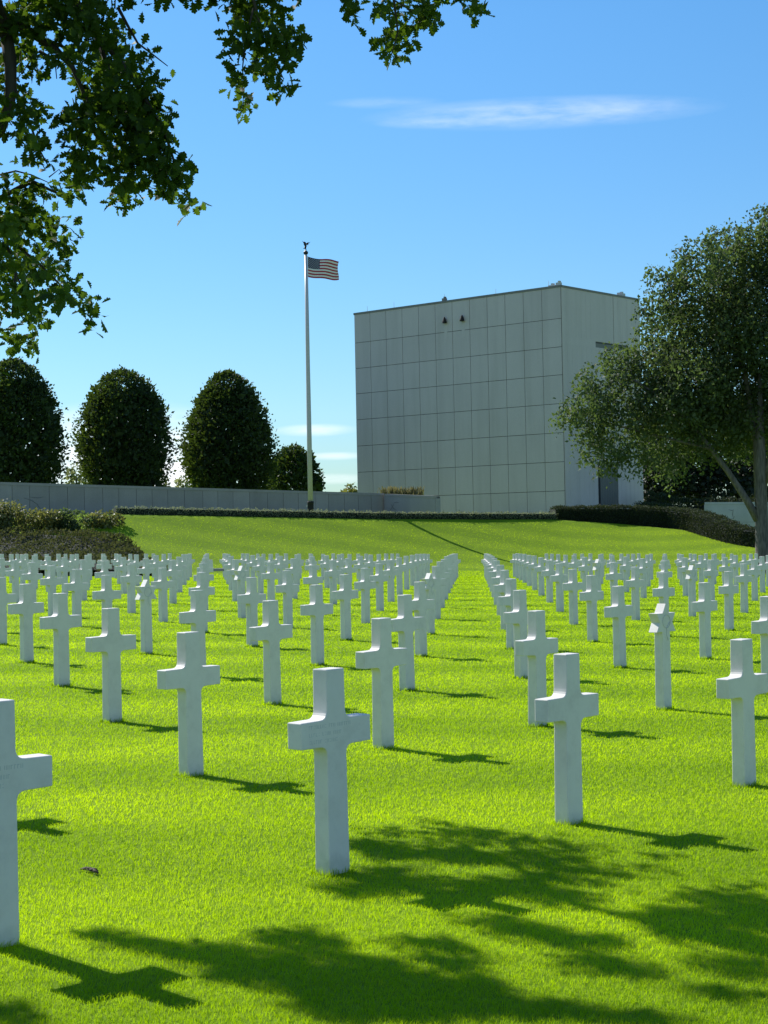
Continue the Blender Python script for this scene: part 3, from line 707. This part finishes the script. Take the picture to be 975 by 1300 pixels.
# left shrub bed
bx0 = -30
def bed(name, label, yr, xr, hgt, mat, leaf, N, cat, lump, seed):
    """low planting that follows the bank; xr(t) gives its open edge, t = 0 at the front"""
    t = rng.random(N)**.8; Yb = yr[0]+(yr[1]-yr[0])*t; e = xr(t); X = e-(e-bx0)*rng.random(N)**1.4
    edge = np.minimum(np.minimum((e-X)/1.0, (Yb-yr[0])/.8+.15), (yr[1]-Yb)/1.2+.3)
    hh = hgt*np.clip(edge, .1, 1)**.5*(1+lump*(np.sin(X*1.7+seed)*np.sin(Yb*1.3+seed*2)+.6*np.sin(X*3.9-Yb*2.7)))
    dep = np.where(rng.random(N) < .45, 1, rng.random(N))
    C = np.stack([X, Yb, ground(X, Yb)+hh*dep], 1)+rng.normal(size=(N, 3))*leaf*.35
    o0 = np.array([-15, yr[0], gz(-15, yr[0])]); o = empty(name, o0); tag(o, label, cat)
    link('foliage', leaf_mesh('foliage', C-o0, leaf*(.6+.8*rng.random(N)), DIAMOND, frames(N, down=-.5)), mat, o)
    # woody core so that nothing shines through
    gxs, gys = np.linspace(bx0, 0, 60), np.linspace(yr[0]+.25, yr[1]-.2, 24); b = MB(); V = []
    for yy in gys:
        ee = float(xr(np.array([(yy-yr[0])/(yr[1]-yr[0])]))[0])-.35
        for xx in np.linspace(bx0, ee, 60):
            ed_ = min((ee-xx)/1.0, (yy-yr[0])/.8, (yr[1]-yy)/1.2+.3)
            V.append((xx, yy, gz(xx, yy)+hgt*.72*max(min(ed_, 1), 0)**.5-.02))
    V = np.array(V)-o0
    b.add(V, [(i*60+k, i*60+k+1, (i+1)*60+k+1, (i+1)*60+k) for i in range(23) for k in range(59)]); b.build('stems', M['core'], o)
    return o
xa, xb = at(226, 712, 74)[0], at(176, 662, 84)[0]
bed('heath_bed', 'low dark olive bed of heath in front of the taller shrubs', (73.6, 83.5), lambda t: xa+(xb-xa)*t-.9*np.clip(t-.7,0,1), .75, M['heath'], .13, 30000, 'shrub bed', .16, 1.)
GB = 'leafy shrubs behind the heath bed'
for k, (u, v, ru, rv, Y, lb) in enumerate(((8, 655, 26, 22, 84, 'dense light green shrub at the photo edge, tallest in the bed'), (50, 662, 30, 17, 85, 'light green leafy shrub, second from the edge in the bed'), (92, 664, 30, 18, 85.5, 'darker rounded shrub in the middle of the leafy row'), (130, 663, 26, 15, 86.5, 'last rounded green shrub in the row, nearest the open lawn'), (-25, 655, 30, 24, 84, 'green shrub mostly outside the frame'))):
    p_ = at(u, v, Y); g0 = gz(p_[0], Y); o = empty('leafy_shrub', (p_[0], Y, g0)); tag(o, lb, 'shrub', GB)
    zc = p_[2]-g0; kx = Y/F
    B = [(0, 0, zc, ru*kx, ru*kx*.9, rv*kx)] + [(random.uniform(-.7, .7)*ru*kx, random.uniform(-.6, .3), zc+random.uniform(-.3, .5)*rv*kx, ru*kx*.5, ru*kx*.5, rv*kx*.6) for _ in range(5)]
    link('crown', blob_leaves(B, .17, 60, shell=.6), M['shrub'] if k != 2 else M['locust'], o)
    t = MB()
    for q in range(5): t.tube([(0, 0, -.1), (random.uniform(-.6, .6), random.uniform(-.5, .5), zc+.2)], [.04, .015], 5)
    t.build('stems', M['bark2'], o)

# big open tree on the right
bl = [(742, 512, 26, 26, 0), (725, 525, 18, 14, 1), (765, 480, 30, 26, -1), (790, 530, 42, 36, 0), (752, 555, 20, 22, 1), (800, 575, 26, 18, -1), (770, 575, 12, 18, 0), (790, 450, 24, 20, 1), (830, 470, 45, 40, 0), (850, 420, 40, 34, 1), (835, 385, 24, 20, -1), (845, 345, 22, 12, 0), (868, 370, 30, 26, 0), (890, 330, 34, 28, -1), (915, 300, 26, 16, 1), (930, 340, 40, 40, 0), (960, 300, 40, 26, -1), (900, 400, 50, 40, 1), (950, 400, 55, 50, 0), (880, 480, 50, 45, -1), (940, 480, 55, 50, 1), (850, 545, 45, 38, 1), (905, 545, 45, 36, 0), (955, 545, 40, 32, 2), (850, 588, 20, 16, 0),
      (1010, 320, 60, 50, 0), (1080, 360, 70, 70, 1), (1020, 430, 70, 70, -1), (1100, 470, 80, 70, 0), (1030, 520, 60, 50, 1), (1150, 430, 60, 70, 0), (1110, 560, 60, 40, 0), (1190, 510, 50, 50, 0), (880, 470, 70, 55, 0), (960, 400, 70, 90, 1), (850, 515, 55, 36, -1), (940, 520, 70, 40, 0), (975, 268, 20, 10, 0), (1010, 275, 40, 20, 0)]
bl = [(u, v, a, b, dy*1.3+random.uniform(-1.2, 1.2)) for u, v, a, b, dy in bl]
bt = blob_tree('big_tree', 'big leaning broadleaf tree with loose drooping foliage in front of the building', 966, 80, bl, M['locust'], .20, 78, .34, M['bark2'],
    branches=[([(962, 660, 0), (948, 635, 0), (925, 600, 0), (895, 560, 0), (850, 510, 0), (800, 480, 0)], .21, .04), ([(964, 640, 0), (960, 560, .3), (945, 470, .3), (910, 390, 0), (880, 340, 0)], .22, .03), ([(968, 620, 0), (990, 540, -.3), (1040, 450, 0), (1090, 390, 0)], .2, .03), ([(905, 570, 0), (860, 560, 0), (800, 545, 0), (750, 530, 0)], .09, .02)],
    shell=.35, sprig=7, droop=.75, fr_kw=dict(down=.7))

# ------------------------------------------------------------------ flagpole, flag
fp = at(394.5, 655.5, 100); g0 = gz(fp[0], 100); fp0 = np.array([fp[0], 100, g0])
pole = empty('flagpole', fp0); tag(pole, 'tall white flagpole on a black base, gilt eagle on its top', 'flagpole')
zt = at(387.5, 323, 100)[2]-g0; zb = at(394, 636.5, 100)[2]-g0
b = MB(); b.lathe((0, 0, zb), [(.15, 0), (.145, (zt-zb)*.3), (.12, (zt-zb)*.65), (.085, zt-zb)], 16); b.build('pole', M['pole'], pole, True)
b = MB(); b.lathe((0, 0, 0), [(.25, -.1), (.25, .25), (.2, .3), (.185, zb-.12), (.2, zb-.1), (.2, zb)], 16); b.build('base', M['black'], pole, True)
b = MB(); b.lathe((0, 0, zt), [(.085, 0), (.13, .03), (.15, .1), (.13, .17), (.05, .22), (.03, .4)], 14); b.build('truck', M['bronze'], pole, True)
# eagle finial: body, head, tail and two raised wings
b = MB(); ez = zt+.4
b.tube([(.0, 0, ez-.02), (.0, 0, ez+.1), (-.02, 0, ez+.22), (-.05, 0, ez+.33), (-.12, 0, ez+.37)], [.03, .07, .085, .05, .02], 8)
b.tube([(.0, 0, ez+.08), (-.06, 0, ez), (-.13, 0, ez-.05)], [.05, .05, .02], 6)
for sg in (-1, 1):
    wv_ = [(0, 0, ez+.24), (.12*sg if sg > 0 else -.1, .03*sg, ez+.3), (.3 if sg > 0 else -.2, .06*sg, ez+.36 if sg > 0 else ez+.42)]
    for q in range(4):
        b.tube([wv_[0], (wv_[1][0], wv_[1][1], wv_[1][2]-.035*q), (wv_[2][0]-.05*q*sg, wv_[2][1], wv_[2][2]-.07*q)], [.03, .025, .006], 5)
b.build('eagle', M['bronze'], pole, True)
b = MB(); b.tube([(.13, -.05, .9), (.115, -.05, zt-.1)], [.008, .008], 5); b.build('halyard', M['white'], pole)
b = MB(); b.box((-.27, -.03, zb-.32), (.12, 0, 0), (0, .05, 0), (0, 0, .1)); b.build('cleat', M['pole'], pole)
fl = empty('flag', fp0+np.array([.1, -.02, 0])); tag(fl, 'striped red and white flag with a blue starred corner flying from the pole', 'flag')
f0 = at(390.3, 326, 100); FW = 1.95; FH = at(390, 325.5, 100)[2]-at(390, 351.5, 100)[2]; z1f = at(390, 325.5, 100)[2]-g0
def fpt(s, t):
    """s along the fly 0..1, t down the hoist 0..1: cloth sagging and rippling in the breeze"""
    sag = .34*s**.7 - .02*s*s
    amp = .13*s**.8
    w = math.sin(s*9-.9+t*1.3)*amp
    x = FW*s*(.97-.03*t)-.05*math.sin(t*5)*s; dz = sag + FH*t*(1-.08*s) + .05*math.sin(s*7+t*2)*s
    return np.array([x, w-.12*s, z1f-dz])
def patch(s0, s1, t0, t1, ns, ntt, mi, off=0.):
    V = [fpt(s0+(s1-s0)*a/ns, t0+(t1-t0)*c/ntt)+np.array([0, off, 0]) for c in range(ntt+1) for a in range(ns+1)]
    fb_.add(V, [(c*(ns+1)+a, c*(ns+1)+a+1, (c+1)*(ns+1)+a+1, (c+1)*(ns+1)+a) for c in range(ntt) for a in range(ns)], mi)
fb_ = MB()
for k in range(13): patch(.4 if k < 7 else 0, 1, k/13, (k+1)/13, 24 if k < 7 else 40, 2, k % 2)
fc = fb_.build('stripes', [M['red'], M['white']], fl, True)
fb_ = MB(); patch(0, .4, 0, 7/13, 16, 14, 0); cn = fb_.build('canton', M['blue'], fl, True)
sbm = MB()
for r_ in range(9):
    for c_ in range(6 if r_ % 2 == 0 else 5):
        s = .4*((c_ if r_ % 2 == 0 else c_+.5)+.5)/6; t = (7/13)*(r_+1)/10
        for sgn in (-.008, .008):
            c0 = fpt(s, t)+np.array([0, sgn, 0]); pts = [c0+np.array([(.032 if q % 2 == 0 else .013)*math.sin(q*PI/5), 0, (.032 if q % 2 == 0 else .013)*math.cos(q*PI/5)]) for q in range(10)]
            sbm.add(pts, [tuple(range(10))])
st_ = sbm.build('stars', M['white'], cn)
st_['kind'] = 'stuff'

# ------------------------------------------------------------------ bench and fallen debris
bp = at(274, 736, 66); g0 = gz(bp[0], 66); be = empty('stone_bench', (bp[0], 66, g0), R(2)); tag(be, 'low grey stone bench between the far crosses', 'bench')
b = MB(); b.box((-.55, -.2, .30), (1.15, 0, 0), (0, .42, 0), (0, 0, .11)); b.build('seat', M['wall'], be, bevel=.01)
for x in (-.45, .42):
    b = MB(); b.box((x, -.15, -.05), (.1, 0, 0), (0, .32, 0), (0, 0, .348)); b.build('leg', M['wall'], be)
dp = at(115, 1106, 8.5)
t = 3.
for _ in range(60): dp = CP+(dp-CP)*((CH-gz(dp[0], dp[1])-.012)/(CH-dp[2]))
de = MB(); hh = random.Random(2)
for k in range(12):
    a = hh.uniform(0, 6.28); l = hh.uniform(.012, .03); c0 = np.array([hh.uniform(-.035, .035), 0, hh.uniform(0, .008)]); c0[1] = -c0[0]*1.3+hh.uniform(-.008, .008)
    de.tube([c0-(l*math.cos(a), l*math.sin(a), 0), c0+(0, 0, .004), c0+(l*math.cos(a), l*math.sin(a), hh.uniform(0, .012))], [.004, .009, .003], 5)
o = de.build('dry_catkin', M['debris'], None, True); o.location = dp; tag(o, 'small dark brown dry clump lying on the lawn near the foreground cross', 'debris')

# ------------------------------------------------------------------ foreground oak
TO = np.array([-6.6, 9.2]); tz = gz(*TO); oak = empty('oak_tree', (TO[0], TO[1], tz)); OO = np.array([TO[0], TO[1], tz])
tag(oak, 'large oak whose leafy boughs hang into the top of the picture', 'tree')
BO = [(20, 25, 35, 30), (65, 20, 35, 30), (112, 30, 38, 34), (140, 60, 24, 36), (95, 70, 22, 16), (52, 85, 16, 14), (112, 105, 26, 26), (150, 108, 36, 38), (185, 118, 24, 28), (172, 75, 18, 18), (122, 150, 34, 34), (165, 160, 40, 40), (202, 160, 20, 32), (88, 150, 14, 18), (112, 200, 22, 26), (150, 212, 35, 30), (190, 205, 34, 34), (225, 215, 22, 22), (218, 240, 28, 16), (241, 260, 13, 11), (160, 248, 20, 10), (100, 232, 12, 12), (100, 180, 14, 20),
      (8, 110, 14, 25), (28, 140, 20, 22), (38, 175, 18, 18), (20, 65, 22, 18), (5, 205, 6, 6), (55, 205, 10, 14),
      (18, 240, 28, 16), (60, 240, 14, 10), (82, 243, 16, 8), (20, 285, 34, 32), (62, 292, 28, 22), (84, 318, 12, 18), (15, 335, 28, 28), (50, 345, 28, 22), (80, 366, 20, 14), (102, 384, 16, 11), (112, 405, 9, 12), (18, 385, 28, 26), (10, 420, 16, 16), (46, 400, 18, 18), (40, 433, 13, 9), (-20, 300, 30, 60), (-25, 400, 26, 40),
      (300, 4, 30, 9), (332, 18, 42, 26), (312, 50, 20, 22), (352, 55, 30, 28), (372, 48, 14, 18), (342, 88, 18, 18), (365, 100, 16, 16), (300, 85, 11, 13), (304, 115, 13, 10), (309, 138, 12, 11),
      (449, 10, 12, 18), (515, 12, 46, 16), (508, 48, 26, 18), (496, 68, 11, 11), (540, 24, 20, 12), (604, 6, 16, 13),
      (330, -40, 70, 40), (510, -40, 70, 36), (600, -40, 40, 30), (200, -40, 70, 50), (80, -40, 80, 50), (-60, -20, 60, 60), (-60, 130, 50, 60), (60, -130, 110, 60), (260, -130, 120, 60), (450, -120, 110, 50)]
OUT = [(-140, 100, 80, 90), (-150, 260, 70, 80), (-260, 0, 100, 120), (-300, 200, 100, 120), (-420, 120, 110, 120), (-480, -60, 120, 140), (-650, 60, 130, 160), (-800, 0, 140, 170), (-620, -250, 150, 120), (-350, -250, 150, 120), (-100, -230, 140, 100), (-900, -200, 150, 150), (-1150, -50, 150, 180), (-1300, -200, 150, 150), (-1000, -400, 200, 140), (-600, -480, 200, 120), (-200, -420, 200, 100), (200, -400, 200, 90), (500, -350, 160, 80), (-1400, -500, 250, 200), (-1000, -700, 250, 150)]
# shade seen on the lawn: the out-of-frame part of the crown hangs so that it throws these patches and no others
SHADE = [(472, 1076, 30, 9), (522, 1086, 40, 12), (588, 1089, 40, 9), (628, 1096, 30, 5), (489, 1109, 40, 11), (462, 1129, 50, 13), (548, 1126, 53, 15), (614, 1129, 46, 17), (661, 1132, 40, 15), (700, 1116, 40, 9), (727, 1119, 33, 7), (714, 1142, 46, 12), (595, 1162, 26, 12), (641, 1175, 40, 12), (687, 1189, 46, 12), (740, 1198, 53, 12), (786, 1225, 40, 13), (753, 1228, 26, 8), (806, 1235, 26, 8), (859, 1165, 40, 13), (906, 1185, 60, 13), (945, 1159, 46, 17), (899, 1139, 33, 8), (958, 1198, 26, 13), (925, 1225, 46, 8), (965, 1241, 20, 12), (932, 1263, 33, 9), (370, 1192, 40, 12), (343, 1225, 33, 13), (416, 1205, 33, 15), (396, 1238, 60, 15), (476, 1232, 66, 16), (548, 1202, 40, 12), (581, 1222, 40, 15), (449, 1265, 79, 13), (548, 1258, 66, 15), (614, 1251, 40, 8), (628, 1278, 60, 9), (700, 1284, 60, 9), (495, 1288, 132, 8), (793, 1294, 79, 5), (142, 1190, 20, 4), (186, 1200, 34, 5), (237, 1212, 37, 7), (288, 1222, 37, 7), (257, 1239, 47, 6), (315, 1242, 20, 9), (288, 1208, 20, 5), (14, 1290, 24, 12)]
def lands(p_):
    g_ = p_
    for _ in range(3):
        t_ = (p_[2]-gz(g_[0], g_[1]))/SD[2]; g_ = p_ - SD*t_
    if g_[1] < 1: return None
    return px(g_)
def shade_ok(p_):
    for c_ in ((-1.5, 6.9, .8), (-1.62, 6.8, .95), (-.28, 8.2, .9), (-.42, 8.05, .75)):
        w_ = p_-np.array(c_); t_ = w_ @ SD
        if t_ > 0 and np.linalg.norm(w_-SD*t_) < .17: return False
    q = lands(p_)
    if q is None: return True
    if q[0] < -60 or q[0] > 1040 or q[1] > 1325: return True
    return any(((q[0]-a)/c)**2+((q[1]-b2)/d)**2 < 1 for a, b2, c, d in SHADE)
def ground_at(u, v):
    D = at(u, v, 1.)-CP; t_ = 5.
    for _ in range(40):
        P = CP+D*t_; t_ -= (P[2]-gz(P[0], P[1]))/D[2]
    return CP+D*t_
C = []; 
def add_blob(u, v, ru, rv, Y, cov=2.3):
    n = max(6, int(PI*ru*rv/85*cov*1.7))
    nt_ = max(1, n//5)
    for _ in range(nt_):
        while True:
            a, b2, c2 = rng.uniform(-1, 1, 3)
            if a*a+b2*b2+c2*c2 < 1: break
        p_ = at(u+a*ru, v+b2*rv, Y+c2*max(.3, ru*Y/F*1.5))
        if (u < 0 or v < 0) and not shade_ok(p_): continue
        twigs.append(p_)
twigs = []
hh = random.Random(9)
for u, v, ru, rv in BO: add_blob(u, v, ru*.95, rv*.95, 10.9 + (.9 if v > 230 and u < 130 else 0) + hh.uniform(-.4, .4))
for u, v, ru, rv in OUT: add_blob(u, v, ru, rv, 10.6+hh.uniform(-1.5, 1.5), 1.1)
for a_, b2, c_, d_ in SHADE:
    for _ in range(max(9 if d_ < 8 else 3, int(c_*d_/(38 if b2 > 1215 and 330 < a_ < 700 else 28)))):
        while True:
            e1, e2 = rng.uniform(-1, 1, 2)
            if e1*e1+e2*e2 < 1: break
        G_ = ground_at(a_+e1*c_*.85, b2+e2*d_*.7)
        for h_ in rng.permutation(np.linspace(2.6, 6.5, 14)):
            p_ = G_+SD*(h_/SD[2]); q = px(p_)
            if p_[1] > 13.5 or not shade_ok(p_): continue
            if q[0] < -12 or q[1] < -12 or any(((q[0]-a)/c)**2+((q[1]-b3)/d)**2 < .8 for a, b3, c, d in BO):
                twigs.append(p_); break
TW = np.array(twigs); nl = 6
a, b_, n = frames(len(TW)*nl, down=.35, flat=.6)
Cl = np.repeat(TW, nl, 0) + a*.02 + rng.normal(size=a.shape)*.028
link('crown', leaf_mesh('crown', Cl-OO, (.06+.035*rng.random(len(Cl))), OAK, (a, b_, n)), M['oak'], oak)
ob = MB()
def limb(pts, r0, r1, n=8, wob=.0):
    ob.tube([np.asarray(p, float)-OO for p in pts], list(np.linspace(r0, r1, len(pts))), n)
T0 = np.array([TO[0], TO[1], tz])
limb([T0+(0, 0, -.3), T0+(0, 0, .3), T0+(.05, 0, 2), T0+(.2, .1, 4), T0+(.4, .2, 7), T0+(.3, .3, 10)], .48, .14, 14)
A1 = at(-40, 60, 10.8); A2 = at(10, 62, 10.8)
limb([T0+(.15, 0, 3.6), T0+(1.5, .5, 6.0), at(-200, -330, 10.7), at(100, -330, 10.6), at(300, -300, 10.6), at(480, -250, 10.7), at(590, -210, 10.8)], .18, .03)
limb([at(-200, -330, 10.7), at(-90, -200, 10.8), at(-30, -60, 10.8), at(8, 45, 10.8)], .09, .045)
limb([at(8, 45, 10.8), at(13, 75, 10.8), at(14, 110, 10.8), at(12, 135, 10.8), at(0, 168, 10.8), at(-20, 185, 10.8)], .045, .03)
limb([at(-90, -200, 10.8), at(-110, 0, 11), at(-90, 160, 11.3), at(-20, 262, 11.6), at(40, 230, 11.5), at(72, 245, 11.5)], .06, .008)
limb([at(-200, -330, 10.7), at(0, -200, 10.8), at(70, -60, 10.9)], .06, .03)
limb([at(300, -300, 10.6), at(322, -150, 10.7), at(320, -60, 10.7)], .04, .014)
limb([at(480, -250, 10.7), at(478, -120, 10.7), at(480, -50, 10.7)], .035, .012)
limb([at(590, -210, 10.8), at(594, -90, 10.8), at(590, -20, 10.8)], .02, .006)
for pts, r0, r1, Y in (([(-20, 10), (40, 42), (70, 62), (92, 85), (105, 115), (112, 150)], .035, .008, 10.8), ([(70, -60), (95, 0), (115, 35), (150, 75), (175, 110), (210, 170), (232, 240)], .035, .006, 10.9),
    ([(150, 10), (163, 34), (175, 55), (195, 70), (213, 84)], .012, .003, 10.9), ([(50, 65), (75, 80), (82, 84)], .012, .006, 10.8), ([(60, 52), (78, 58), (86, 65)], .014, .01, 10.8), ([(105, 115), (125, 160), (150, 215), (155, 245)], .014, .004, 10.9), ([(120, 40), (150, 120), (185, 190), (205, 235)], .018, .004, 10.9),
    ([(76, 50), (70, 80), (72, 100)], .006, .003, 10.8), ([(26, 65), (25, 90), (24, 97)], .004, .002, 10.8), ([(42, 70), (30, 90), (22, 100)], .004, .002, 10.8), ([(13, 100), (30, 135), (50, 190), (62, 212)], .012, .004, 10.8),
    ([(-20, 262), (5, 300), (20, 345), (15, 400)], .02, .005, 11.6), ([(20, 310), (55, 340), (95, 380), (112, 410)], .012, .003, 11.7), ([(0, 222), (20, 217), (40, 222), (62, 232)], .008, .003, 11.5), ([(62, 225), (75, 215), (90, 235)], .005, .002, 11.5), ([(20, 345), (40, 400), (42, 435)], .008, .002, 11.7),
    ([(320, -60), (322, 0), (335, 50), (360, 100)], .014, .003, 10.7), ([(322, 10), (312, 50), (308, 85), (309, 140)], .008, .002, 10.7), ([(480, -50), (500, 0), (505, 40), (497, 70)], .012, .003, 10.7), ([(470, -50), (450, 10)], .008, .003, 10.7), ([(590, -20), (605, 8)], .006, .003, 10.8), ([(500, 0), (540, 25)], .006, .002, 10.7)):
    limb([at(u, v, Y) for u, v in pts], r0, r1, 6)
ob.build('trunk', M['bark'], oak, True)
